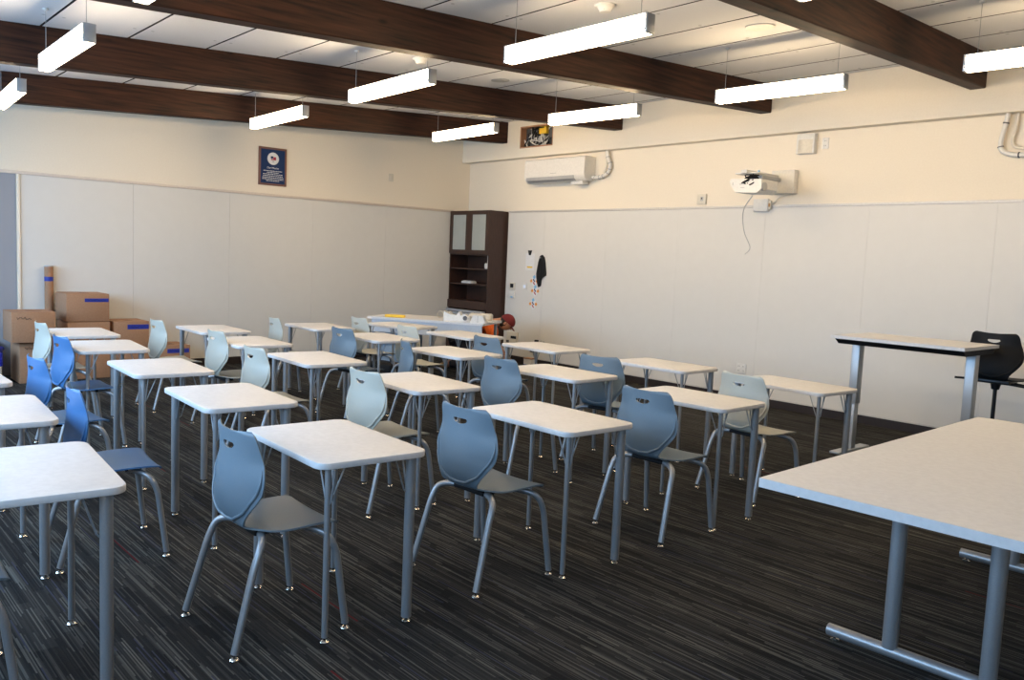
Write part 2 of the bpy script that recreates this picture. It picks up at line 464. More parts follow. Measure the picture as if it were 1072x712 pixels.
# ------------------------------------------------------------------ chairs
PROF = [(.224, .425, .192), (.215, .438, .206), (.190, .446, .2135), (.14, .449, .214), (.07, .447, .214), (.0, .443, .209), (-.055, .442, .190), (-.095, .446, .158),
        (-.125, .452, .134), (-.148, .464, .126), (-.163, .486, .136), (-.171, .515, .156), (-.174, .55, .184), (-.173, .585, .206), (-.169, .62, .217), (-.164, .655, .218),
        (-.160, .70, .208), (-.158, .74, .195), (-.158, .775, .187), (-.159, .80, .182), (-.160, .818, .176), (-.161, .828, .166), (-.1615, .834, .146)]
def shell_grid(sub=3, nu=22, scale=1.0):
    P = [Vector(p) for p in PROF]; S = smooth_path(P, sub)
    n = len(S); rows = []
    for i, q in enumerate(S):
        d = (S[min(i + 1, n - 1)] - S[max(i - 1, 0)]); d = Vector((0, d.x, d.y)).normalized()
        nrm = Vector((0, -d.z, d.y))   # front/up side normal
        if nrm.z < 0 and q.y < .45: nrm = -nrm
        z = q.y; back = max(0, min(1, (z - .46) / .14)); seat = 1 - max(0, min(1, (z - .445) / .03))
        topf = max(0, min(1, (z - .72) / .11))
        row = []
        for j in range(nu + 1):
            u = -1 + 2 * j / nu; u = math.copysign(abs(u) ** .9, u)
            c = Vector((u * q.z, q.x, q.y))
            wrap = (.055 * back * (1 - .45 * topf)) * abs(u) ** 2.2
            c.y += wrap + .02 * (1 - back) * 0
            c.z += .010 * abs(u) ** 2 * seat + .002 * topf * u * u
            row.append(c)
        rows.append(row)
    return rows
ROWS = shell_grid()
SPLIT = 8 * 3 + 1
def grid_normals(rows):
    N = []
    for i in range(len(rows)):
        r = []
        for j in range(len(rows[0])):
            a = rows[min(i + 1, len(rows) - 1)][j] - rows[max(i - 1, 0)][j]
            b = rows[i][min(j + 1, len(rows[0]) - 1)] - rows[i][max(j - 1, 0)]
            r.append(a.cross(b).normalized())
        N.append(r)
    return N
NRM = grid_normals(ROWS)      # points to sitter side
def shell_solid(i0, i1, m, th=.007):
    b = MB(); bm = b.bm; F = []; B = []
    for i in range(i0, i1 + 1):
        F.append([bm.verts.new(ROWS[i][j]) for j in range(len(ROWS[0]))])
        B.append([bm.verts.new(ROWS[i][j] - NRM[i][j] * th) for j in range(len(ROWS[0]))])
    fs = []; nj = len(ROWS[0])
    for i in range(len(F) - 1):
        for j in range(nj - 1):
            fs.append(bm.faces.new([F[i][j], F[i][j + 1], F[i + 1][j + 1], F[i + 1][j]]))
            fs.append(bm.faces.new([B[i][j], B[i + 1][j], B[i + 1][j + 1], B[i][j + 1]]))
        fs.append(bm.faces.new([F[i][0], F[i + 1][0], B[i + 1][0], B[i][0]]))
        fs.append(bm.faces.new([F[i][-1], B[i][-1], B[i + 1][-1], F[i + 1][-1]]))
    for j in range(nj - 1):
        fs.append(bm.faces.new([F[0][j], B[0][j], B[0][j + 1], F[0][j + 1]]))
        fs.append(bm.faces.new([F[-1][j], F[-1][j + 1], B[-1][j + 1], B[-1][j]]))
    b._tag(fs, m, True); bmesh.ops.recalc_face_normals(bm, faces=bm.faces)
    return b
def cut_slot(o, z0, hw, hh):
    c = MB(); pts = []
    # slot: flat top, curved underside
    for k in range(9):
        a = PI + PI * k / 8; pts.append((hw * math.cos(a), hh * 1.25 * math.sin(a) * (.75 + .25 * abs(math.sin(a)))))
    pts += [(hw * .86, hh * .5), (-hw * .86, hh * .5)]
    c.prism(pts, -.1, .1, M['black'], mat=Matrix.Translation((0, -.16, z0)) @ Matrix.Rotation(PI / 2, 4, 'X'))
    co = c.obj('cutter', recalc=True)
    md = o.modifiers.new('b', 'BOOLEAN'); md.operation = 'DIFFERENCE'; md.solver = 'EXACT'; md.object = co
    bpy.context.view_layer.update()
    dg = bpy.context.evaluated_depsgraph_get()
    me = bpy.data.meshes.new_from_object(o.evaluated_get(dg)); o.modifiers.clear(); o.data = me
    bpy.data.objects.remove(co)
    try: me.set_sharp_from_angle(angle=math.radians(40))
    except Exception: pass
def lip_path(off=.026):
    # U-shaped ridge on the rear face
    pts = []; nj = len(ROWS[0]) - 1
    half = []
    for i in range(SPLIT, len(ROWS)):
        z = ROWS[i][nj // 2].z
        if z > .705 or z < .478: continue
        w = ROWS[i][-1].x; wi = (w - .007 - (off - .007) * min(1, max(0, (.70 - z) / .13))) * min(1, max(0, (z - .470) / .05)) ** .5
        f = wi / w; jj = (f ** (1 / .9) + 1) / 2 * nj; j = int(jj); t = jj - j
        j = min(j, nj - 1)
        p = ROWS[i][j].lerp(ROWS[i][j + 1], t) - NRM[i][j] * .0075
        half.append(p)
    left = [Vector((-p.x, p.y, p.z)) for p in half]
    bot = Vector((0, half[0].y, half[0].z - .006))
    return left[::-1] + [bot] + half
BACKS = {}
def chair_shell(t, m, s=None):
    key = m.name
    if key not in BACKS:
        a = shell_solid(0, SPLIT, m).obj('seat'); 
        b = shell_solid(SPLIT, len(ROWS) - 1, m).obj('backrest')
        cut_slot(b, .775, .050, .0155)
        lp = MB(); L = lip_path(); n = len(L); lp.tube(L, [.001 + .0062 * min(1, 8 * min(k, n - 1 - k) / n) for k in range(n)], m, 8)
        lo = lp.obj('back_ridge')
        BACKS[key] = (a, b, lo)
        a.parent = t; b.parent = t; lo.parent = b
    else: raise RuntimeError
def make_chair(m):
    t = empty('student_chair', 'x', 'chair')
    chair_shell(t, m)
    for sx in (-1, 1):
        for sy in (-1, 1):
            if sy < 0: P = [(.245, -.235, .024), (.222, -.150, .335), (.212, -.120, .405), (.150, -.085, .424), (.030, -.06, .424)]
            else: P = [(.245, .235, .024), (.228, .196, .335), (.218, .165, .404), (.160, .12, .424), (.040, .06, .424)]
            P = [(sx * x, y, z) for x, y, z in P]
            l = MB(); l.tube(fillet(P, .060, 7), .0165, M['silver'], 12, ell=.85)
            lo = l.obj('leg', t)
            g = MB(); g.lathe([(.016, 0), (.018, .004), (.014, .010), (.006, .013), (.006, .028)], M['chrome'], (P[0][0], P[0][1], 0), 14); g.obj('glide', lo)
    b = MB(); b.box((-.11, -.10, .414), (.11, -.02, .436), M['black'], bev=.005); b.box((-.12, .07, .416), (.12, .12, .440), M['black'], bev=.005)
    b.obj('under_bracket', t)
    return t
chairs = [
 ('slate', 7.605, -6.98, .0, 'slate blue chair standing nearest the camera, whole, at the foreground desk'),
 ('slate', 7.67, -5.88, .02, 'slate blue chair in bottom centre, pushed to the second foreground desk'),
 ('slate', 7.73, -4.608, .0, 'slate blue chair right of centre, between two foreground desks and big meeting table'),
 ('slate', 7.53, -8.13, -.05, 'slate chair at bottom left corner, only seat edge and one leg showing'),
 ('slate', 6.25, -4.44, .0, 'slate chair in the middle of the room, at desk left of the outlet'),
 ('slate', 6.43, -3.61, .18, 'slate chair partly behind a desk, seen square from behind, near the projector wall'),
 ('slate', 5.06, -4.42, -.40, 'slate chair seen edge-on just under the far table, middle of the room'),
 ('slate', 3.84, -4.34, .05, 'slate chair at far left-centre, below the dark cabinet and left of pale seats'),
 ('slate', 4.96, -3.50, .0, 'slate chair below the kneeling person, behind the cabinet-side desks'),
 ('pale', 7.61, -3.43, -.12, 'pale grey chair at right, in front of the wall outlet'),
 ('pale', 6.41, -5.66, .0, 'pale grey chair, nearest of the pale ones, behind foreground desk'),
 ('pale', 5.05, -5.75, .0, 'pale grey chair left of centre, front one of an overlapping pair'),
 ('pale', 3.81, -5.53, .0, 'pale grey chair, rear one of an overlapping pair left of centre'),
 ('pale', 2.68, -5.64, .0, 'pale grey chair against the right-hand cardboard boxes'),
 ('pale', 2.66, -4.44, -.15, 'pale grey chair before the left wall, smallest of all at far desk'),
 ('pale', 2.76, -3.50, -.05, 'pale grey chair just left of the table with the yellow roll'),
 ('pale', 3.78, -3.56, -.03, 'pale grey chair right below the blue-grey table panel'),
 ('pale', 2.77, -6.63, .03, 'pale grey-blue chair by the left box stack, farthest in its row'),
 ('blue', 3.94, -6.75, .06, 'bright blue chair at the desk before the cardboard boxes, farthest blue one'),
 ('blue', 5.12, -7.16, .05, 'bright blue chair at far left, close to the sliver of desk'),
 ('blue', 6.36, -7.25, -.10, 'bright blue chair nearest the camera, its dark seat showing beside the left-edge desk')]
protos = {}
for kind, x, y, a, lab in chairs:
    if kind not in protos: protos[kind] = o = make_chair(M[kind])
    else: o = copy_tree(protos[kind])
    o.location = (x, y, 0); o.rotation_euler = (0, 0, a); o['label'] = lab; o['group'] = 'wave-backed classroom chairs'

# black tall stool behind the standing desk
t = empty('task_stool', 'black tall swivel chair with handle slot behind the standing-height desk', 'chair', (8.245, -.74, 0), .0)
cs = len(BACKS)
chair_shell(t, M['black'])
for ch in t.children: ch.location.z += .275
b = MB(); b.box((-.13, -.12, .685), (.13, .10, .72), M['blackmetal'], bev=.01)
b.tube([(0, -.02, .63), (0, -.02, .69)], [.03, .045], M['blackmetal'], 14)
b.obj('seat_mechanism', t)
b = MB(); b.tube([(-.30, -.10, .700), (-.1, -.05, .702), (.34, -.08, .678)], .010, M['blackmetal'], 8); b.tube([(.06, 0, .70), (.36, .12, .66)], .008, M['blackmetal'], 8); b.obj('control_lever', t)
MB().tube([(0, -.02, .30), (0, -.02, .65)], .016, M['blackmetal'], 14).obj('gas_column', t)
b = MB(); b.tube([(0, -.02, .07), (0, -.02, .32)], .026, M['blackmetal'], 14)
for k in range(5):
    a = 2 * PI * k / 5 + .3; b.tube([(0, -.02, .10), (.30 * math.cos(a), -.02 + .30 * math.sin(a), .065)], [.024, .014], M['blackmetal'], 8)
b.obj('five_star_base', t)
b = MB(); R_ = .2; b.tube([(R_ * math.cos(2 * PI * k / 28), -.02 + R_ * math.sin(2 * PI * k / 28), .26) for k in range(29)], .009, M['blackmetal'], 8, cap=False)
b.tube([(-R_, -.02, .26), (R_, -.02, .26)], .007, M['blackmetal'], 6); b.obj('foot_ring', t)
for k in range(5):
    a = 2 * PI * k / 5 + .3
    c = MB(); c.tube([(.30 * math.cos(a) - .02 * math.sin(a), -.02 + .30 * math.sin(a) + .02 * math.cos(a), .028), (.30 * math.cos(a) + .02 * math.sin(a), -.02 + .30 * math.sin(a) - .02 * math.cos(a), .028)], .028, M['black'], 14)
    c.tube([(.30 * math.cos(a), -.02 + .30 * math.sin(a), .03), (.30 * math.cos(a), -.02 + .30 * math.sin(a), .07)], .008, M['black'], 6)
    c.obj('caster', t)

# ------------------------------------------------------------------ standing-height desk
t = empty('standing_desk', 'tall narrow standing-height desk with beige top and silver column legs by the wall', 'desk', (7.80, -1.40, 0))
b = MB(); b.box((-.535, -.36, 1.0), (.535, .36, 1.026), M['laminate'])
i = b.mi(M['edge'])
for f in b.bm.faces:
    if abs(f.normal.z) < .5: f.material_index = i
b.obj('desktop', t)
b = MB(); b.prism([(-.28, .955), (.28, .955), (.345, .998), (-.345, .998)], -.50, .52, M['black'], mat=Matrix(((0, 0, 1, 0), (1, 0, 0, 0), (0, 1, 0, 0), (0, 0, 0, 1))))
b.obj('under_frame', t, recalc=False)
for sx in (-1, 1):
    x = sx * .465
    b = MB(); b.box((x - .028, -.045, .42), (x + .042, .045, .955), M['silver2'], bev=.004); b.box((x - .02, -.037, .02), (x + .034, .037, .43), M['silver2'], bev=.004)
    lo = b.obj('column_leg', t)
    MB().box((x - .04, -.28, 0.0), (x + .05, .28, .022), M['silver2'], bev=.005).obj('foot_plate', lo)

# ------------------------------------------------------------------ large meeting table at right
t = empty('meeting_table', 'large beige meeting table on silver T-feet filling the lower right corner', 'table', (9.536, -4.396, 0), .0287)
b = MB(); b.box((-.545, -1.22, .706), (.545, 1.22, .742), M['laminate'])
i = b.mi(M['edge'])
for f in b.bm.faces:
    if abs(f.normal.z) < .5: f.material_index = i
b.obj('tabletop', t)
for y in (-.745, .81):
    b = MB(); b.tube([(-.44, y, .040), (.44, y, .040)], .025, M['silver'], 18)
    lo = b.obj('foot_bar', t)
    for x in (-.185, .175):
        MB().tube([(x, y, .055), (x, y, .706)], .030, M['silver'], 20).obj('column', lo)
    for x in (-.41, .41):
        MB().lathe([(.016, 0), (.018, .004), (.006, .010), (.006, .02)], M['chrome'], (x, y, 0), 12).obj('glide', lo)
b = MB(); b.box((-.02, -.72, .66), (.02, .79, .704), M['silver']); b.obj('cross_rail', t)

# ------------------------------------------------------------------ back table with apron, pedestal
t = empty('utility_table', 'long pale table with blue-grey front panel, angled before the dark cabinet', 'table', (1.98, -2.02, 0), .54)
b = MB(); b.box((-.79, -.37, .712), (.79, .37, .742), M['laminate'])
i = b.mi(M['edge'])
for f in b.bm.faces:
    if abs(f.normal.z) < .5: f.material_index = i
b.obj('tabletop', t)
b = MB(); b.box((-.74, -.35, .55), (.77, -.33, .712), M['apron']); b.obj('front_panel', t)
b = MB(); b.box((-.66, -.32, .05), (-.28, .25, .54), M['pedestal'], bev=.005); b.box((-.64, -.326, .38), (-.30, -.32, .53), M['pedestal'], bev=.002); b.box((-.64, -.326, .08), (-.30, -.32, .36), M['pedestal'], bev=.002)
b.box((-.61, -.29, 0), (-.33, .22, .05), M['black'])
b.obj('drawer_pedestal', t)
for x in (-.73, .73):
    for y in (-.3, .3):
        MB().tube([(x, y, 0), (x, y, .712)], .02, M['silver'], 12).obj('leg', t)

TM = Matrix.Identity(4)
def on_table(x, y): return (TM @ Vector((x, y, .742)))
def fit_obj(name, label, cat, x, y, rz, build, group='white duct fittings on the back table'):
    p = on_table(x, y); b = MB(); build(b); o = b.obj(name, None, p, rz); tag(o, label, cat, group); return o
# yellow roll / pad
b = MB(); b.box((-.13, -.045, 0), (.13, .045, .035), M['yellow'], bev=.014, seg=3)
tag(b.obj('yellow_pad', None, on_table(1.75, -2.49), .70), 'yellow rounded pad lying at left end of the angled back table', 'pad')
def round_duct(b):
    n = 20; 
    for (r, x0, x1) in ((.045, -.06, .06),):
        rings = []
        for rr, x in ((r, x0), (r, x1), (r - .006, x1), (r - .006, x0)):
            rings.append([b.bm.verts.new((x, rr * math.cos(2 * PI * k / n), r + rr * math.sin(2 * PI * k / n))) for k in range(n)])
        fs = []
        for a, c in zip(rings, rings[1:] + rings[:1]):
            for k in range(n): fs.append(b.bm.faces.new([a[k], a[(k + 1) % n], c[(k + 1) % n], c[k]]))
        b._tag(fs, M['cream'], True)
fit_obj('duct_end', 'small round cream duct piece, leftmost fitting on the back table', 'duct fitting', 1.89, -1.87, -.72, round_duct)
fit_obj('duct_end', 'round cream duct piece touching the white cover at its left', 'duct fitting', 2.01, -1.81, -.72, round_duct)
def cover(b):
    b.prism([(-.17, 0), (.17, 0), (.17, .06), (.10, .095), (.055, .07), (.03, .125), (.0, .075), (-.10, .085), (-.17, .12)], -.05, .05, M['white'], mat=Matrix.Rotation(PI / 2, 4, 'X'))
    b.tube([(.12, -.052, .045), (.12, -.075, .045)], .036, M['white'], 16); b.tube([(.12, -.076, .045), (.12, -.078, .045)], .029, M['dgrey'], 16)
fit_obj('duct_cover', 'jagged white plastic duct cover with a round mouth, on the back table', 'duct fitting', 2.40, -1.98, .62, cover)
def trap(b):
    b.prism([(-.10, 0), (.10, 0), (.06, .095), (-.06, .095)], -.07, .07, M['white'], mat=Matrix.Rotation(PI / 2, 4, 'X')); b.box((-.003, -.072, .003), (.003, -.070, .09), M['grey'])
fit_obj('duct_elbow', 'white tapered duct fitting, front right of those on the back table', 'duct fitting', 2.70, -1.88, .70, trap)
def shroud(b):
    b.box((-.15, -.07, 0), (.15, .07, .09), M['cream'], bev=.025, seg=3); b.box((-.10, -.03, .086), (-.02, .03, .092), M['dgrey'])
fit_obj('duct_shroud', 'cream rounded duct piece, rear right on the back table', 'duct fitting', 2.38, -1.58, .62, shroud)
b = MB(); b.box((-.07, -.08, 0), (.07, .08, .012), M['paper']); tag(b.obj('paper_sheet', None, on_table(2.66, -1.66), .54), 'pale booklet at the right end of the angled back table', 'paper')

# ------------------------------------------------------------------ corner cabinet
CB = (0.035, 0.0)
t = empty('storage_cabinet', 'tall dark brown corner cabinet with frosted glass upper doors and open shelves', 'cabinet', (0, 0, 0))
x0, x1, yf, yb_ = .03, 1.0, -.36, .028
b = MB(); W = M['cabinet']
b.box((x0, yf + .02, .08), (x0 + .02, yb_, 2.275), W); b.box((x1 - .02, yf + .02, 0), (x1, yb_, 2.275), W)
b.box((x0 + .02, yb_ - .012, .08), (x1 - .02, yb_, 2.255), W)
for z in (2.255, 1.59, .86, .60, .08): b.box((x0 + .02, yf + .02, z), (x1 - .02, yb_ - .012, z + .02), W)
b.box((x0 + .02, yf + .05, 0), (x1 - .02, yf + .07, .08), W)
b.obj('body', t)
for z in (1.365, 1.125): MB().box((x0 + .02, yf + .03, z), (x1 - .02, yb_ - .012, z + .02), W).obj('shelf', t)
for a, c in ((x0 + .002, (x0 + x1) / 2 - .002), ((x0 + x1) / 2 + .002, x1 - .002)):
    b = MB(); z0, z1, s_ = 1.61, 2.272, .075
    b.box((a, yf, z0), (a + s_, yf + .02, z1), W); b.box((c - s_, yf, z0), (c, yf + .02, z1), W)
    b.box((a + s_, yf, z0), (c - s_, yf + .02, z0 + s_ * .8), W); b.box((a + s_, yf, z1 - s_ * .8), (c - s_, yf + .02, z1), W)
    d = b.obj('glass_door', t)
    MB().box((a + s_, yf + .008, z0 + s_ * .8), (c - s_, yf + .012, z1 - s_ * .8), M['frost']).obj('glass_pane', d)
MB().box((x0 + .002, yf, .755), (x1 - .002, yf + .02, .878), W).obj('drawer_front', t)
b = MB(); b.box((x0 + .03, yf - .05, .655), (x1 - .03, yf + .02, .69), M['grey'], bev=.004); b.box((x0 + .03, yf - .05, .700), (x1 - .03, yf + .02, .735), M['grey'], bev=.004); b.obj('pull_out_tray', t)
for a, c in ((x0 + .002, (x0 + x1) / 2 - .002), ((x0 + x1) / 2 + .002, x1 - .002)):
    MB().box((a, yf, .085), (c, yf + .02, .595), W).obj('lower_door', t)
# things on the shelves
b = MB(); b.box((-.06, -.05, 0), (.06, .05, .09), M['white'], bev=.015); b.box((-.0, -.045, .085), (.06, .045, .23), M['white'], bev=.01)
tag(b.obj('soap_dispenser', None, (.875, -.22, 1.385), 0), 'small white upright dispenser on the upper open shelf of the cabinet', 'dispenser')
b = MB(); b.box((-.13, -.06, 0), (.11, .06, .035), M['white'], bev=.008); b.box((-.10, -.05, .035), (.10, .05, .045), M['grey'], bev=.004)
tag(b.obj('small_device', None, (.40, -.22, 1.145), 0), 'flat white device on the lower open shelf of the cabinet', 'device')

# ------------------------------------------------------------------ pendant lights
def pendant(A, B, z, H, label, Wd=.075):
    ax, ay = A; bx_, by = B; cx_, cy_ = (ax + bx_) / 2, (ay + by) / 2; L_ = math.hypot(bx_ - ax, by - ay); rz = math.atan2(by - ay, bx_ - ax)
    t = empty('pendant_light', label, 'light', (cx_, cy_, z), rz, 'hanging box lights')
    b = MB(); h = L_ / 2
    for s_ in (-1, 1): b.box((s_ * h - .008, -Wd / 2, 0), (s_ * h + .008, Wd / 2, H), M['silver2'], bev=.002)
    for sy in (-1, 1): 
        b.box((-h, sy * Wd / 2 - .003, H - .006), (h, sy * Wd / 2 + .003, H), M['silver2'])
        b.box((-h, sy * (Wd / 2) - .003, .017), (h, sy * (Wd / 2) + .003, .026), M['grey'])
        b.box((-h, sy * (Wd / 2) - .003, 0), (h, sy * (Wd / 2) + .003, .003), M['grey'])
    b.box((-h, -Wd / 2, H - .003), (h, Wd / 2, H), M['silver2'])
    b.obj('housing', t)
    b = MB(); b.box((-h + .008, -Wd / 2 + .002, .001), (h - .008, Wd / 2 - .002, H - .004), M['lamp']); b.obj('diffuser', t)
    for s_ in (-1, 1):
        xx_ = s_ * (h - .07); wx = cx_ + xx_ * math.cos(rz); wy = cy_ + xx_ * math.sin(rz)
        b = MB(); b.tube([(xx_, 0, H - .005), (xx_, 0, cz(wy) - z)], .0022, M['silver'], 6); b.lathe([(.02, 0), (.02, -.012), (.004, -.02)], M['white'], (xx_, 0, cz(wy) - z), 12)
        b.obj('suspension_cord', t)
LH = .115
pend = [
 ((3.64, -6.91), (4.92, -6.935), 2.78, 'hanging box light at upper left, seen end-on over the boxes'),
 ((1.20, -6.76), (2.48, -6.83), 2.78, 'hanging box light cut by the left edge of the photo'),
 ((6.03, -6.98), (7.30, -7.0), 2.79, 'hanging box light barely showing its end at top edge, left part'),
 ((1.13, -4.16), (2.53, -4.21), 2.95, 'hanging box light above the plaque'),
 ((3.90, -4.46), (5.21, -4.51), 2.90, 'hanging box light left of centre, in front of second beam'),
 ((6.197, -4.572), (7.445, -4.558), 2.90, 'largest hanging box light at top centre'),
 ((8.398, -4.56), (9.65, -4.55), 2.90, 'hanging box light peeking in at top edge over the rightmost beam'),
 ((1.58, -1.84), (2.90, -1.89), 3.06, 'hanging box light nearest the wall corner and access opening'),
 ((4.07, -2.11), (5.24, -2.03), 3.01, 'hanging box light above the wall air conditioner'),
 ((6.20, -2.09), (7.36, -2.03), 3.01, 'hanging box light above the projector'),
 ((8.27, -2.06), (9.45, -2.02), 3.01, 'hanging box light cut by the right edge')]
for A, B, z, lab in pend: pendant(A, B, z - (.0), LH, lab)

# ceiling devices
def ceil_dev(name, lab, cat, x, y, prof, m, extra=None):
    b = MB(); b.lathe(prof, m, (0, 0, 0), 28)
    if extra: extra(b)
    o = b.obj(name, None, (x, y, cz(y) - .001)); o.rotation_euler = (math.atan(SL), 0, 0); tag(o, lab, cat)
def sm(b):
    for k in range(6):
        a = 2 * PI * k / 6; b.box((.036 * math.cos(a) - .008, .036 * math.sin(a) - .008, -.042), (.036 * math.cos(a) + .008, .036 * math.sin(a) + .008, -.036), M['dgrey'])
SP = [(.075, 0), (.075, -.012), (.060, -.018), (.048, -.036), (.040, -.05), (.02, -.054)]
ceil_dev('smoke_detector', 'white smoke detector on ceiling above the largest hanging light', 'smoke detector', 6.51, -3.95, SP, M['white'], sm)
ceil_dev('smoke_detector', 'white smoke detector between the two left-centre beams', 'smoke detector', 4.08, -3.84, SP, M['white'], sm)
ceil_dev('ceiling_speaker', 'grey round flush ceiling speaker behind the left smoke detector', 'speaker', 3.70, -2.53, [(.10, 0), (.10, -.005), (.09, -.008), (.02, -.009)], M['grey'])
ceil_dev('ceiling_speaker', 'white round flush ceiling disc right of the largest hanging light', 'speaker', 6.89, -2.56, [(.115, 0), (.115, -.006), (.10, -.012), (.02, -.013)], M['white'])

# ------------------------------------------------------------------ wall A : plaque and switch
t = empty('wall_plaque', 'blue wall plaque with round white emblem in a bronze frame', 'plaque', (0, -3.37, 2.653))
b = MB(); b.box((.001, -.2, -.253), (.018, .2, .253), M['bronze'], bev=.003); b.obj('frame', t)
b = MB(); b.box((.018, -.172, -.225), (.021, .172, .225), M['navy']); b.obj('plate', t)
ROTW = Matrix(((0, 0, 1, 0), (1, 0, 0, 0), (0, 1, 0, 0), (0, 0, 0, 1)))   # local xy -> wall yz
b = MB(); b.lathe([(.082, 0), (.082, .003), (.001, .003)], M['paper'], n=32, mat=Matrix.Translation((.021, .0, .105)) @ ROTW)
b.box((.024, -.035, .105), (.0255, .0, .135), M['navy']); b.box((.024, .002, .085), (.0255, .04, .128), M['cardrd']); b.box((.024, -.03, .085), (.0255, .0, .10), M['cardrd']); b.box((.024, -.01, .06), (.0255, .012, .075), M['grey'])
b.obj('emblem', t)
def text(s, size, mat, m4, ext=.001, name='lettering', parent=None, align='CENTER'):
    cu = bpy.data.curves.new(name, 'FONT'); cu.body = s; cu.size = size; cu.align_x = align; cu.extrude = ext
    o = bpy.data.objects.new(name, cu); COL.objects.link(o)
    bpy.context.view_layer.update(); dg = bpy.context.evaluated_depsgraph_get()
    me = bpy.data.meshes.new_from_object(o.evaluated_get(dg)); me.transform(m4); me.materials.clear(); me.materials.append(mat)
    bpy.data.objects.remove(o); o = bpy.data.objects.new(name, me); COL.objects.link(o); o.parent = parent
    return o
text('Our Mission', .034, M['paper'], Matrix.Translation((.0225, 0, -.03)) @ ROTW, name='heading', parent=t)
b = MB()
for r, (wl, zz) in enumerate(((.27, -.06), (.17, -.082), (.28, -.104), (.28, -.126), (.30, -.148), (.30, -.170), (.19, -.192))):
    y = -wl / 2
    while y < wl / 2:
        w_ = random.uniform(.012, .035); b.box((.0212, y, zz - .0035), (.0222, min(y + w_, wl / 2), zz + .0045), M['paper']); y += w_ + .006
b.obj('body_text', t)

def plate(name, lab, cat, wall, a, z, w_, h, d=.008, slots='outlet', m='white'):
    b = MB(); b.box((-w_ / 2, -d, -h / 2), (w_ / 2, 0, h / 2), M[m], bev=.002)
    if slots == 'outlet':
        for s_ in (-1, 1):
            for q in (-1, 1): b.box((q * .008 - .002, -d - .001, s_ * h * .22 - .007), (q * .008 + .002, -d, s_ * h * .22 + .007), M['dgrey'])
    elif slots == 'double':
        for cx_ in (-w_ * .24, w_ * .24):
            for s_ in (-1, 1):
                for q in (-1, 1): b.box((cx_ + q * .008 - .002, -d - .001, s_ * h * .22 - .007), (cx_ + q * .008 + .002, -d, s_ * h * .22 + .007), M['dgrey'])
    elif slots == 'switch': b.box((-.008, -d - .004, -.016), (.008, -d, .016), M['cream'])
    if wall == 'A': o = b.obj(name, None, (0.0, a, z), PI / 2)
    else: o = b.obj(name, None, (a, wall, z))
    return tag(o, lab, cat)
plate('wall_switch', 'small cream switch plate high on the left wall', 'switch', 'A', -1.477, 2.692, .085, .115, slots='switch', m='cream')
plate('wall_outlet', 'white outlet plate high on the wall beside the square speaker', 'outlet', 0, 6.127, 2.925, .075, .115)
plate('wall_outlet', 'low white double outlet between pale chair and projector wall desk', 'outlet', -.014, 5.30, .395, .125, .115, slots='double')

# ------------------------------------------------------------------ wall B items
# air conditioner
t = empty('air_conditioner', 'white wall-mounted split air conditioner near the room corner', 'air conditioner', (2.19, 0, 2.66))
PR = [(0, .04), (0, .325), (-.185, .33), (-.215, .315), (-.22, .09), (-.20, .035), (-.15, 0), (-.06, .0)]
b = MB(); b.prism(PR, -.60, .60, M['white'], mat=ROTW, sm=False); b.obj('casing', t)
b = MB(); b.box((-.54, -.196, .014), (.40, -.12, .018), M['dgrey']); b.prism([(-.215, .075), (-.205, .038), (-.155, .003), (-.150, -.004), (-.208, .034), (-.219, .075)], -.56, .40, M['grey'], mat=ROTW); b.obj('louvre', t)
b = MB(); b.box((-.06, -.2215, .115), (.06, -.2205, .122), M['grey']); b.obj('maker_mark', t)
b = MB(); b.box((.30, -.16, -.045), (.52, -.04, .0), M['white'], bev=.005); b.obj('drain_tray', t)
# the ac's taped pipes
def pipe_obj(name, lab, pts, r, wraps, cat='pipe'):
    t = empty(name, lab, cat, pts[0][0])
    o = Vector(pts[0][0])
    for k, P in enumerate(pts):
        b = MB(); Q = smooth_path([Vector(p) - o for p in P], 5); b.tube(Q, r[k], M['white'] if k == 0 else M['cream'], 10)
        if k == 0:
            for f in wraps:
                i_ = int(f * (len(Q) - 2)); b.tube([Q[i_], Q[i_].lerp(Q[i_ + 1], .5)], r[k] * 1.25, M['dgrey'] if name.startswith('line') else M['grey'], 10)
        b.obj('insulated_pipe', t)
pipe_obj('ac_pipe', 'taped white pipes curving from air conditioner up into the band', [[(2.80, -.06, 2.71), (2.88, -.055, 2.705), (2.98, -.05, 2.715), (3.07, -.045, 2.77), (3.10, -.045, 2.86), (3.06, -.05, 2.96), (3.04, -.05, BZ)], [(2.98, -.03, 2.76), (3.02, -.03, 2.84), (3.02, -.03, 2.95), (3.0, -.03, BZ)]], [.024, .014], (.12, .25, .36, .5, .62, .75, .88))
pipe_obj('line_set_pipe', 'white bent pipe at the right edge below the band', [[(7.90, -.05, BZ), (7.885, -.05, 2.95), (7.86, -.05, 2.80), (7.88, -.05, 2.72), (7.98, -.05, 2.68), (8.15, -.05, 2.675), (8.9, -.05, 2.67)], [(7.98, -.03, BZ), (7.965, -.03, 2.9), (7.95, -.03, 2.80), (8.0, -.03, 2.745), (8.2, -.03, 2.735), (8.9, -.03, 2.73)]], [.022, .014], (.16, .42, .78))
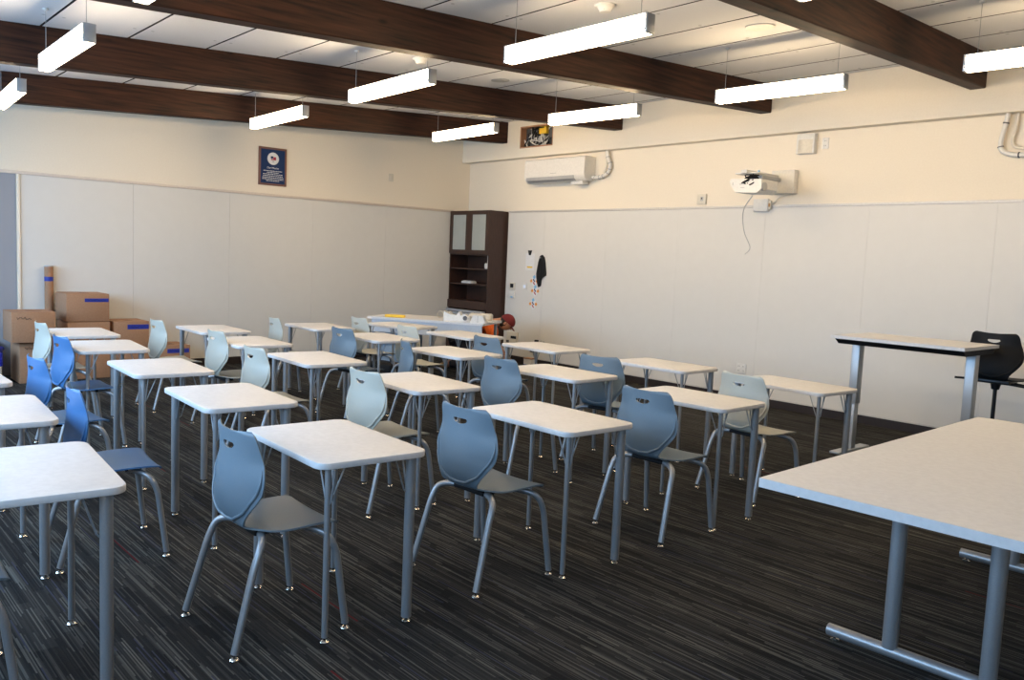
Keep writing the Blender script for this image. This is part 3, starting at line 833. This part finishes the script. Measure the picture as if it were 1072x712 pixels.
# access opening with wiring
t = empty('access_opening', 'square access opening in the band, crammed with black cables and a yellow box', 'opening', ((OX0 + OX1) / 2, BD, OZ0))
hw = (OX1 - OX0) / 2; hh = OZ1 - OZ0
b = MB(); b.box((-hw, .002, 0), (-hw + .02, .128, hh), M['wood']); b.box((hw - .02, .002, 0), (hw, .128, hh), M['wood']); b.box((-hw, .002, 0), (hw, .128, .02), M['wood']); b.box((-hw, .002, hh - .02), (hw, .128, hh), M['wood']); b.obj('wood_lining', t)
b = MB(); b.box((-hw + .02, .11, .02), (hw - .02, .127, hh - .02), M['dgrey']); b.obj('back_board', t)
b = MB(); b.box((.02, .03, .19), (.17, .10, hh - .022), M['yellow'], bev=.006); b.obj('yellow_box', t)
for lo_, hi_, m_ in (((-.02, .05, .05), (.12, .108, .17), 'grey'), ((-.17, .05, .10), (-.08, .108, .27), 'grey'), ((.2, .05, .12), (.29, .108, .27), 'dgrey')): MB().box(lo_, hi_, M[m_], bev=.01).obj('junction_box', t)
b = MB(); rnd = random.Random(3)
for k in range(16):
    x, z = rnd.uniform(-.27, .27), rnd.uniform(.05, .25); P = [(x, .07, z)]
    for _ in range(5):
        x = max(-.30, min(.30, x + rnd.uniform(-.16, .16))); z = max(.035, min(.275, z + rnd.uniform(-.13, .13))); P.append((x, rnd.uniform(.02, .09), z))
    b.tube(smooth_path(P, 5), rnd.choice([.006, .008, .010]), M['black'] if k % 3 else M['white'], 8)
b.obj('cable_bundle', t)

# square speaker
t = empty('wall_speaker', 'white square wall speaker high above the projector mount', 'speaker', (5.93, 0, 2.82))
b = MB(); b.box((-.105, -.07, 0), (.105, 0, .215), M['white'], bev=.006); b.obj('housing', t)
b = MB(); b.prism([(-.085, -.070)] + [(-.085 + .17 * k / 10, -.070 - .030 * math.sin(PI * k / 10)) for k in range(1, 10)] + [(.085, -.070)], .004, .15, M['cream'], sm=True); b.obj('curved_grille', t)
# small thermostat-like box near rail
t = empty('wall_sensor', 'small white box with dark sensor, just above the rail left of the projector', 'sensor', (4.59, 0, 2.31))
b = MB(); b.box((-.065, -.03, 0), (.065, 0, .125), M['cream'], bev=.006); b.obj('housing', t)
b = MB(); b.box((-.01, -.034, .04), (.03, -.03, .09), M['grey'], bev=.001); b.box((.0, -.035, .06), (.018, -.034, .08), M['black']); b.obj('sensor_eye', t)
# projector mount and projector
t = empty('projector_mount', 'white wall box with telescopic arm carrying the projector', 'mount', (5.66, 0, 2.40))
b = MB(); b.box((-.10, -.09, 0), (.18, 0, .255), M['white'], bev=.008); b.obj('wall_box', t)
b = MB(); b.box((-.08, -.72, .165), (-.01, -.09, .20), M['white'], bev=.004); b.box((-.10, -.46, .13), (.02, -.09, .165), M['grey'], bev=.004)
b.box((-.19, -.66, .163), (.10, -.50, .178), M['white'], bev=.003); b.obj('arm', t)
b = MB()
for (x, y) in ((-.15, -.55), (.06, -.6), (-.04, -.64)): b.lathe([(.012, 0), (.012, .02), (.004, .022)], M['cardbl'], (x, y, .178), 10)
b.obj('adjusting_screw', t)
t = empty('projector', 'white short-throw projector hanging from the wall arm with tangled black cables', 'projector', (5.66, -.60, 2.435))
b = MB(); b.prism([(-.17, .0), (-.11, -.075), (.15, -.085), (.20, -.045), (.20, .055), (-.17, .07), (-.19, .04)], -.155, .155, M['white'], mat=Matrix.Rotation(PI / 2, 4, 'X')); b.obj('casing', t)
b = MB(); b.tube([(.18, -.1, -.02), (.21, -.1, -.02)], .045, M['grey'], 20); b.obj('lens_bulge', t)
b = MB(); b.box((-.06, -.158, .005), (.02, -.156, .014), M['grey']); b.box((-.15, -.158, .0), (-.14, -.156, .03), M['grey']); b.box((-.05, -.158, -.03), (.0, -.156, -.025), M['grey']); b.obj('front_marking', t)
b = MB(); rnd = random.Random(5)
for k in range(9):
    P = [(rnd.uniform(.0, .10), rnd.uniform(-.14, -.05), .06 + rnd.uniform(0, .05))]
    for _ in range(4): P.append((rnd.uniform(-.03, .13), rnd.uniform(-.175, -.06), rnd.uniform(.0, .11)))
    b.tube(smooth_path(P, 5), .007, M['black'], 7)
b.obj('cable_tangle', t)
t = empty('control_box', 'small white control box on the rail under the projector', 'box', (5.45, -.024, 2.21))
b = MB(); b.box((-.12, -.035, 0), (.07, 0, .14), M['white'], bev=.006); b.obj('housing', t)
b = MB(); b.box((.07, -.03, .02), (.105, 0, .12), M['cream'], bev=.006); b.box((.075, -.032, .05), (.10, -.03, .09), M['tan']); b.obj('plug_adapter', t)
b = MB(); b.tube(smooth_path([(5.60, -.50, 2.345), (5.40, -.35, 2.20), (5.36, -.25, 1.98), (5.42, -.2, 1.80), (5.36, -.2, 1.72)], 6), .0045, M['grey'], 6); tag(b.obj('loose_cable'), 'thin grey cable dangling from the projector over the white panel', 'cable')
b = MB(); b.tube(smooth_path([(5.80, -.015, 2.40), (5.66, -.03, 2.37), (5.60, -.04, 2.32), (5.55, -.035, 2.29)], 6), .006, M['cream'], 6); tag(b.obj('power_cord'), 'short cream cord between projector mount and control box', 'cable')

# thermostat group by the cabinet
def wallbox(name, lab, cat, x0, x1, z0, z1, d, m, fn=None):
    cx_ = (x0 + x1) / 2; t = empty(name, lab, cat, (cx_, -.014, z0)); w_ = x1 - x0; h = z1 - z0
    b = MB(); b.box((-w_ / 2, -d, 0), (w_ / 2, 0, h), M[m], bev=.003); b.obj('housing', t)
    if fn: fn(t, w_, h, d)
def f1(t, w_, h, d): MB().box((-w_ * .3, -d - .002, h * .3), (w_ * .3, -d, h * .85), M['black']).obj('screen', t)
wallbox('thermostat', 'white thermostat with black screen just right of the cabinet', 'thermostat', 1.15, 1.27, 1.09, 1.20, .02, 'cream', f1)
def f2(t, w_, h, d): MB().box((-w_ * .25, -d - .002, h * .25), (w_ * .25, -d, h * .75), M['lcd']).obj('blue_display', t)
wallbox('room_controller', 'small square white panel with blue display, between thermostat and black cloth', 'control panel', 1.44, 1.54, 1.11, 1.20, .015, 'white', f2)
def f3(t, w_, h, d): MB().box((-w_ * .2, -d - .003, h * .1), (w_ * .2, -d, h * .3), M['cardbl']).obj('blue_mark', t)
wallbox('wall_holder', 'white holder directly under the thermostat', 'holder', 1.16, 1.27, .96, 1.06, .02, 'white', f3)
t = empty('notice_sheet', 'white sheet with a yellow line hung from a black clip', 'paper', (1.575, -.0145, 1.40))
MB().box((-.095, -.002, 0), (.095, 0, .25), M['paper']).obj('sheet', t)
MB().box((-.06, -.0032, .035), (.06, -.002, .058), M['yellow']).obj('yellow_line', t)
b = MB(); b.prism([(-.035, .295), (.035, .295), (.012, .225), (-.012, .225)], .002, .02, M['black'], mat=Matrix(((1, 0, 0, 0), (0, 0, -1, 0), (0, 1, 0, 0), (0, 0, 0, 1)))); b.obj('black_clip', t)
# hanging black cloth
t = empty('black_cloth', 'black cloth hanging from a hook on the white panel', 'cloth', (1.82, -.0145, 1.16))
b = MB(); out = [(-.01, .46), (.03, .475), (.075, .44), (.10, .36), (.125, .20), (.12, .175), (.05, .14), (.03, .10), (.02, .02), (-.02, .0), (-.045, .05), (-.07, .14), (-.075, .20), (-.045, .36)]
b.prism(out, .002, .03, M['black'], bev=.008, mat=Matrix(((1, 0, 0, 0), (0, 0, -1, 0), (0, 1, 0, 0), (0, 0, 0, 1))), sm=True)
for x in (-.02, .03, .07): b.tube([(x * .3, -.030, .42), (x, -.034, .25), (x * 1.1, -.030, .14)], [.004, .011, .006], M['black'], 8)
b.obj('folded_fabric', t)
b = MB(); b.tube([(.01, -.036, .445), (.01, -.03, .425)], .008, M['chrome'], 8); b.obj('hook', t)
for x, z, lab in ((1.685, 1.245, 'diamond-hung card, topmost of three, overlapped by the black cloth'), (1.715, 1.10, 'diamond-hung card, middle of three below the black cloth'), (1.685, .905, 'diamond-hung card, lowest of three by the kneeling person')):
    t = empty('hanging_card', lab, 'card', (x, -.0145, z), 0, 'cards hung as diamonds')
    D = Matrix.Rotation(-PI / 4, 4, 'Y')
    def sq(n, a, c, w_, h, m, d):
        bb = MB(); bb.box((a, -d, c), (a + w_, -d + .002, c + h), M[m], mat=D); bb.obj(n, t)
    s_ = .064
    sq('card', -s_, -s_, 2 * s_, 2 * s_, 'paper', .002)
    sq('blue_corner', s_ - .045, s_ - .045, .045, .045, 'cardbl', .004)
    sq('orange_corner', -s_, s_ - .042, .042, .042, 'cardor', .004)
    sq('orange_corner', s_ - .042, -s_, .042, .042, 'cardor', .004)
    sq('figure', -.035, -.05, .018, .055, 'cardrd', .005)
    sq('figure', -.004, -.02, .018, .055, 'navy', .005)

# ------------------------------------------------------------------ boxes
def carton(lab, x0, x1, y0, y1, z0, z1, tape=None, scr=None, group='moving cartons along the left wall', rz=0):
    cx_, cy_ = (x0 + x1) / 2, (y0 + y1) / 2; t = empty('cardboard_box', lab, 'box', (cx_, cy_, z0), rz, group)
    w_, d, h = (x1 - x0) / 2, (y1 - y0) / 2, z1 - z0
    b = MB(); b.box((-w_, -d, 0), (w_, d, h), M['kraft'], bev=.004); b.obj('carton', t)
    b = MB(); b.box((-w_ + .002, -d + .002, h), (-.002, d - .002, h + .004), M['kraft']); b.box((.002, -d + .002, h), (w_ - .002, d - .002, h + .006), M['kraft'])
    b.box((-w_ * .3, -.03, h + .006), (w_ * .5, .04, h + .009), M['kraftdk']); b.obj('top_flap', t)
    if tape:
        b = MB(); b.box((w_, -d + 2 * d * tape[0], h - tape[2]), (w_ + .0015, -d + 2 * d * tape[1], h - tape[3]), M['tape'])
        o = b.obj('blue_tape', t)
        b = MB(); y = -d + 2 * d * tape[0] + .03; zc = h - (tape[2] + tape[3]) / 2
        P = []
        while y < -d + 2 * d * tape[1] - .03: P.append((w_ + .002, y, zc + random.uniform(-.009, .009))); y += .009
        b.tube(P, .0016, M['ink'], 5); b.obj('handwriting', o)
    if scr:
        b = MB(); P = []; y = -d + .05
        for k in range(20): P.append((w_ + .001, y + .007 * k, h - .06 + random.uniform(-.016, .016)))
        b.tube(P, .0022, M['ink'], 5); b.obj('handwriting', t)
carton('cardboard box on the floor at far left, lower of the left pair', .27, .72, -6.53, -6.13, 0, .435, scr=1)
carton('cardboard box with black handwriting, upper of the far left pair', .36, .80, -6.615, -6.20, .446, .765, scr=1)
carton('bottom box of the tallest stack, hidden behind desks', .16, .62, -6.04, -5.60, 0, .315)
carton('middle cardboard box of the tallest stack', .16, .62, -6.04, -5.60, .326, .636)
carton('top cardboard box of the tallest stack, blue tape across its front', .14, .61, -6.05, -5.605, .647, .95, tape=(.42, .98, .085, .045))
carton('lower cardboard box of the pair right of the tallest stack, behind desks', .16, .60, -5.55, -5.16, 0, .312, tape=(.4, .99, .05, .01))
carton('upper cardboard box with blue tape right of the tallest stack', .16, .60, -5.555, -5.165, .323, .632, tape=(.38, .99, .085, .03))
carton('small cardboard box with blue tape, low and rightmost by the wall', .15, .60, -5.06, -4.68, 0, .335, tape=(.28, .96, .085, .035))
t = empty('mailing_tube', 'tall brown cardboard tube with blue tape leaning by the box stacks', 'tube', (.066, -6.10, 0))
b = MB(); b.tube([(0, 0, 0), (0, 0, 1.24)], .045, M['kraft'], 24); b.obj('tube_body', t)
MB().lathe([(.0465, 0), (.0465, .012), (.035, .014)], M['grey'], (0, 0, 1.235), 24).obj('end_cap', t)
MB().tube([(0, 0, 1.07), (0, 0, 1.12)], .0462, M['tape'], 24).obj('blue_tape', t)
# bins
t = empty('recycling_bin', 'blue recycling bin with crumpled blue bag at the left edge', 'bin', (.58, -6.86, 0))
b = MB(); b.prism(rrect(.30, .34, .03, 4), 0, .30, M['white']); b.obj('bin_body', t)
b = MB(); bb = bmesh.new(); bmesh.ops.create_uvsphere(bb, u_segments=28, v_segments=16, radius=1); rnd = random.Random(2)
for v in bb.verts: v.co = Vector((v.co.x * .185, v.co.y * .205, v.co.z * .075)) * (1 + rnd.uniform(-.12, .12)); v.co.z += .35
b.absorb(bb, M['bag'], True); b.prism(rrect(.32, .36, .04, 4), .20, .34, M['bag']); b.obj('bag_liner', t)
t = empty('waste_bin', 'black waste bin between the blue bin and the box stack', 'bin', (.42, -6.60 - .16, 0))
t.location = (.28, -6.66, 0)
b = MB(); b.lathe([(.09, 0), (.11, .38), (.118, .385), (.118, .40), (.105, .40), (.085, .02)], M['black'], n=24); b.obj('bin_body', t)
t.location = (.13, -6.74, 0)

# ------------------------------------------------------------------ floor things by the wall + low wall gear
t = empty('tool_box', 'small tan-lidded box with blue base on floor beside the worker', 'box', (1.95, -.27, 0), .1)
b = MB(); b.box((-.075, -.06, 0), (.075, .06, .045), M['tape']); b.box((-.075, -.06, .045), (.075, .06, .125), M['white']); b.obj('carton', t)
b = MB(); b.box((-.08, -.065, .125), (.08, .065, .14), M['kraft']); b.obj('lid', t)
t = empty('wall_outlet_box', 'low grey wall outlet box with dark sockets right of the cap', 'outlet', (1.27, -.0145, .33))
b = MB(); b.box((-.12, -.03, -.09), (.12, 0, .12), M['cream'], bev=.004); b.obj('cover_plate', t)
b = MB(); b.box((-.02, -.034, .02), (.10, -.03, .06), M['black']); b.box((-.12, -.034, -.05), (-.06, -.03, -.01), M['dgrey']); b.obj('socket', t)
t = empty('wall_bracket', 'black bracket and thin conduit low on wall beside the outlet box', 'bracket', (1.78, -.0145, .22))
b = MB(); b.box((-.05, -.03, 0), (.06, 0, .035), M['black']); b.box((.0, -.03, .035), (.06, 0, .16), M['black']); b.box((-.09, -.03, -.03), (-.02, 0, .02), M['black']); b.obj('bracket', t)
MB().tube([(.12, -.012, -.02), (.12, -.012, .16)], .007, M['grey'], 6).obj('conduit', t)
MB().tube([(.18, -.012, -.02), (.18, -.012, .16)], .007, M['grey'], 6).obj('conduit', t)
# black bag on floor under the far table
t = empty('floor_bag', 'black bag on the floor under the far table end', 'bag', (2.15, -2.88, 0), .2)
b = MB(); b.box((-.2, -.1, 0), (.2, .1, .24), M['black'], bev=.05, seg=3); b.obj('body', t)
b = MB(); b.tube(smooth_path([(-.1, 0, .23), (-.06, 0, .31), (.06, 0, .31), (.1, 0, .23)], 5), .010, M['black'], 8); b.obj('handle', t)

# ------------------------------------------------------------------ kneeling person
def skin_mesh(name, nodes, edges, mat, parent, sub=2, root=0):
    me = bpy.data.meshes.new(name); me.from_pydata([n[0] for n in nodes], edges, []); o = bpy.data.objects.new(name, me); COL.objects.link(o)
    md = o.modifiers.new('s', 'SKIN')
    for i_, n in enumerate(nodes):
        r = n[1]; me.skin_vertices[0].data[i_].radius = (r, r) if isinstance(r, (int, float)) else r
        me.skin_vertices[0].data[i_].use_root = (i_ == root)
    s_ = o.modifiers.new('u', 'SUBSURF'); s_.levels = sub; s_.render_levels = sub
    bpy.context.view_layer.update(); dg = bpy.context.evaluated_depsgraph_get()
    m2 = bpy.data.meshes.new_from_object(o.evaluated_get(dg)); bpy.data.objects.remove(o)
    m2.materials.clear(); m2.materials.append(mat)
    for p in m2.polygons: p.use_smooth = True; p.material_index = 0
    q = bpy.data.objects.new(name, m2); COL.objects.link(q); q.parent = parent
    return q
PO = Vector((1.61, -1.29, 0))
fx = Vector((.72, .69, 0)).normalized(); rx = Vector((fx.y, -fx.x, 0))
def W3(f, r, z): return tuple(fx * f + rx * r + Vector((0, 0, z)))
t = empty('person', 'person in orange shirt and dark red cap kneeling low behind the back table', 'person', PO)
J = {}
nodes = []; edges = []
def nd(key, p, r, to=None):
    J[key] = len(nodes); nodes.append((p, r))
    if to is not None: edges.append((J[to], J[key]))
nd('pel', W3(0, 0, .44), .125)
nd('sp', W3(.17, 0, .57), .118, 'pel'); nd('ch', W3(.36, 0, .645), .130, 'sp'); nd('nk', W3(.50, 0, .675), .055, 'ch'); nd('hd0', W3(.555, 0, .69), .06, 'nk')
nd('hd', W3(.615, 0, .685), (.072, .08), 'hd0'); nd('hd2', W3(.66, 0, .635), .052, 'hd')
for s_, n_ in ((1, 'r'), (-1, 'l')):
    nd('sh' + n_, W3(.40, s_ * .165, .635), .062, 'ch')
    nd('el' + n_, W3(.48, s_ * .22, .36), .043, 'sh' + n_)
    nd('wr' + n_, W3(.64, s_ * .13, .16), .028, 'el' + n_)
    nd('pm' + n_, W3(.70, s_ * .12, .12), (.038, .018), 'wr' + n_)
    nd('hp' + n_, W3(-.02, s_ * .10, .36), .095, 'pel')
    nd('kn' + n_, W3(.30, s_ * .14, .09), .065, 'hp' + n_)
    nd('ca' + n_, W3(.08, s_ * .13, .085), .060, 'kn' + n_)
    nd('an' + n_, W3(-.16, s_ * .12, .07), .042, 'ca' + n_)
    nd('to' + n_, W3(-.24, s_ * .12, .035), .030, 'an' + n_)
skin_mesh('body', nodes, edges, M['skin'], t)
# clothing
def sub_nodes(keys, pad, links, name, mat):
    ns = []; mp = {}
    for k in keys:
        p, r = nodes[J[k]]; r = r if isinstance(r, (int, float)) else max(r); mp[k] = len(ns); ns.append((p, r + pad))
    return skin_mesh(name, ns, [(mp[a], mp[b_]) for a, b_ in links], mat, t)
nodes.append((W3(.46, .205, .45), .052)); J['uar'] = len(nodes) - 1
nodes.append((W3(.46, -.205, .45), .052)); J['ual'] = len(nodes) - 1
sub_nodes(['pel', 'sp', 'ch', 'shr', 'shl', 'uar', 'ual'], .014, [('pel', 'sp'), ('sp', 'ch'), ('ch', 'shr'), ('ch', 'shl'), ('shr', 'uar'), ('shl', 'ual')], 'orange_shirt', M['orange'])
sub_nodes(['pel', 'hpr', 'knr', 'car', 'anr', 'hpl', 'knl', 'cal', 'anl'], .012, [('pel', 'hpr'), ('hpr', 'knr'), ('knr', 'car'), ('car', 'anr'), ('pel', 'hpl'), ('hpl', 'knl'), ('knl', 'cal'), ('cal', 'anl')], 'trousers', M['jeans'])
for s_ in (1, -1):
    skin_mesh('shoe', [(W3(-.13, s_ * .12, .06), .05), (W3(-.22, s_ * .12, .05), .045), (W3(-.27, s_ * .12, .045), .035)], [(0, 1), (1, 2)], M['tan'], t)
    # gloved hand: palm + five fingers
    n2 = [(W3(.65, s_ * .125, .155), .034), (W3(.70, s_ * .12, .12), .037), (W3(.73, s_ * .12, .10), .033)]; e2 = [(0, 1), (1, 2)]
    for k, (dy, L_) in enumerate(((-.030, .055), (-.010, .068), (.010, .062), (.029, .048))):
        i0 = len(n2); n2.append((W3(.745, s_ * .12 + dy, .095), .011)); n2.append((W3(.745 + L_ * .6, s_ * .12 + dy * 1.15, .080), .010)); n2.append((W3(.745 + L_, s_ * .12 + dy * 1.2, .048), .008))
        e2 += [(2, i0), (i0, i0 + 1), (i0 + 1, i0 + 2)]
    i0 = len(n2); n2.append((W3(.70, s_ * .12 - s_ * .045, .105), .012)); n2.append((W3(.735, s_ * .12 - s_ * .065, .085), .010)); e2 += [(1, i0), (i0, i0 + 1)]
    skin_mesh('glove', n2, e2, M['tan'], t, sub=1)
# head details in head frame
hf = Vector(W3(.14, 0, -.12)).normalized(); hc = Vector(W3(.625, 0, .668)); hu = (Vector((0, 0, 1)) * .75 + Vector(W3(.5, 0, 0)) * 1.0).normalized()
hu = (hu - hf * hu.dot(hf)).normalized(); hr = hf.cross(hu)
HM = Matrix(((hr.x, hf.x, hu.x, hc.x), (hr.y, hf.y, hu.y, hc.y), (hr.z, hf.z, hu.z, hc.z), (0, 0, 0, 1)))
b = MB()
b.ball((0, 0, 0), .088, M['skin'], (.86, 1.1, 1.2), HM)
b.ball((0, .100, -.02), .014, M['skin'], (.8, 1, 1.2), HM)
for s_ in (-1, 1): b.ball((s_ * .078, -.01, -.01), .022, M['skin'], (.4, .8, 1.2), HM); b.ball((s_ * .03, .088, .012), .008, M['ink'], (1, .6, .6), HM)
b.box((-.022, .087, -.058), (.022, .093, -.052), M['maroon'], mat=HM); b.obj('face', t)
b = MB(); b.ball((0, -.022, -.005), .088, M['ink'], (.92, .98, 1.05), HM); b.obj('hair', t)
b = MB(); bb = bmesh.new(); bmesh.ops.create_uvsphere(bb, u_segments=24, v_segments=14, radius=.1)
bmesh.ops.delete(bb, geom=[v for v in bb.verts if v.co.z < -.002], context='VERTS')
for v in bb.verts: v.co = Vector((v.co.x * .93, v.co.y * 1.12, v.co.z * 1.12 + .022))
b.absorb(bb, M['maroon'], True, HM)
br = [(.078 * math.cos(PI * k / 12), .075 + .085 * math.sin(PI * k / 12)) for k in range(13)]
b.prism(br, .018, .024, M['maroon'], mat=HM @ Matrix.Rotation(-.18, 4, 'X'))
b.ball((0, 0, .133), .008, M['maroon'], (1, 1, .6), HM)
cap = b.obj('cap', t)
b = MB(); b.tube([Vector((.018 * math.cos(2 * PI * k / 12), .112, .065 + .018 * math.sin(2 * PI * k / 12))) for k in range(10)], .0045, M['paper'], 6); o = b.obj('cap_letter', cap); o.data.transform(HM)

# ------------------------------------------------------------------ light
def area(name, loc, size, rot, col, e):
    l = bpy.data.lights.new(name, 'AREA'); l.shape = 'RECTANGLE'; l.size, l.size_y = size; l.color = col; l.energy = e
    o = bpy.data.objects.new(name, l); COL.objects.link(o); o.location = loc; o.rotation_euler = rot; return o
for i, (a, b_) in enumerate(WIN):
    area('window_daylight', ((a + b_) / 2, RY - .15, (SILL + HEAD) / 2), (b_ - a, HEAD - SILL), (PI / 2 - .5, 0, 0), (.42, .68, 1.0), (165, 165, 110, 65)[i])
w = bpy.data.worlds.new('sky'); SC.world = w; w.use_nodes = True
bg = w.node_tree.nodes['Background']; bg.inputs[0].default_value = (.45, .68, 1, 1); bg.inputs[1].default_value = .6

# ------------------------------------------------------------------ camera
F = 871.94
yaw, pit, rol = 0.8433069349243995, 1.4755368784084966, 0.043654887733473605
Rm = Matrix.Rotation(yaw, 4, 'Z') @ Matrix.Rotation(pit, 4, 'X') @ Matrix.Rotation(rol, 4, 'Z')
cam = bpy.data.cameras.new('camera'); cam.sensor_width = 36; cam.lens = F / 1072 * 36; cam.clip_start = .05
co = bpy.data.objects.new('camera', cam); COL.objects.link(co)
co.matrix_world = Matrix.Translation((10.735667718212962, -8.4631734902083, 1.5362882805476499)) @ Rm
SC.camera = co
SC.view_settings.view_transform = 'Standard'
SC.view_settings.look = 'None'
SC.view_settings.gamma = 1
SC.view_settings.exposure = 0
SC.view_settings.use_curve_mapping = False
try:
    SC.cycles.use_denoising = True; SC.cycles.denoiser = 'OPENIMAGEDENOISE'
    SC.cycles.max_bounces = 8; SC.cycles.diffuse_bounces = 5; SC.cycles.sample_clamp_indirect = 8
    SC.cycles.caustics_reflective = False; SC.cycles.caustics_refractive = False
except Exception: pass
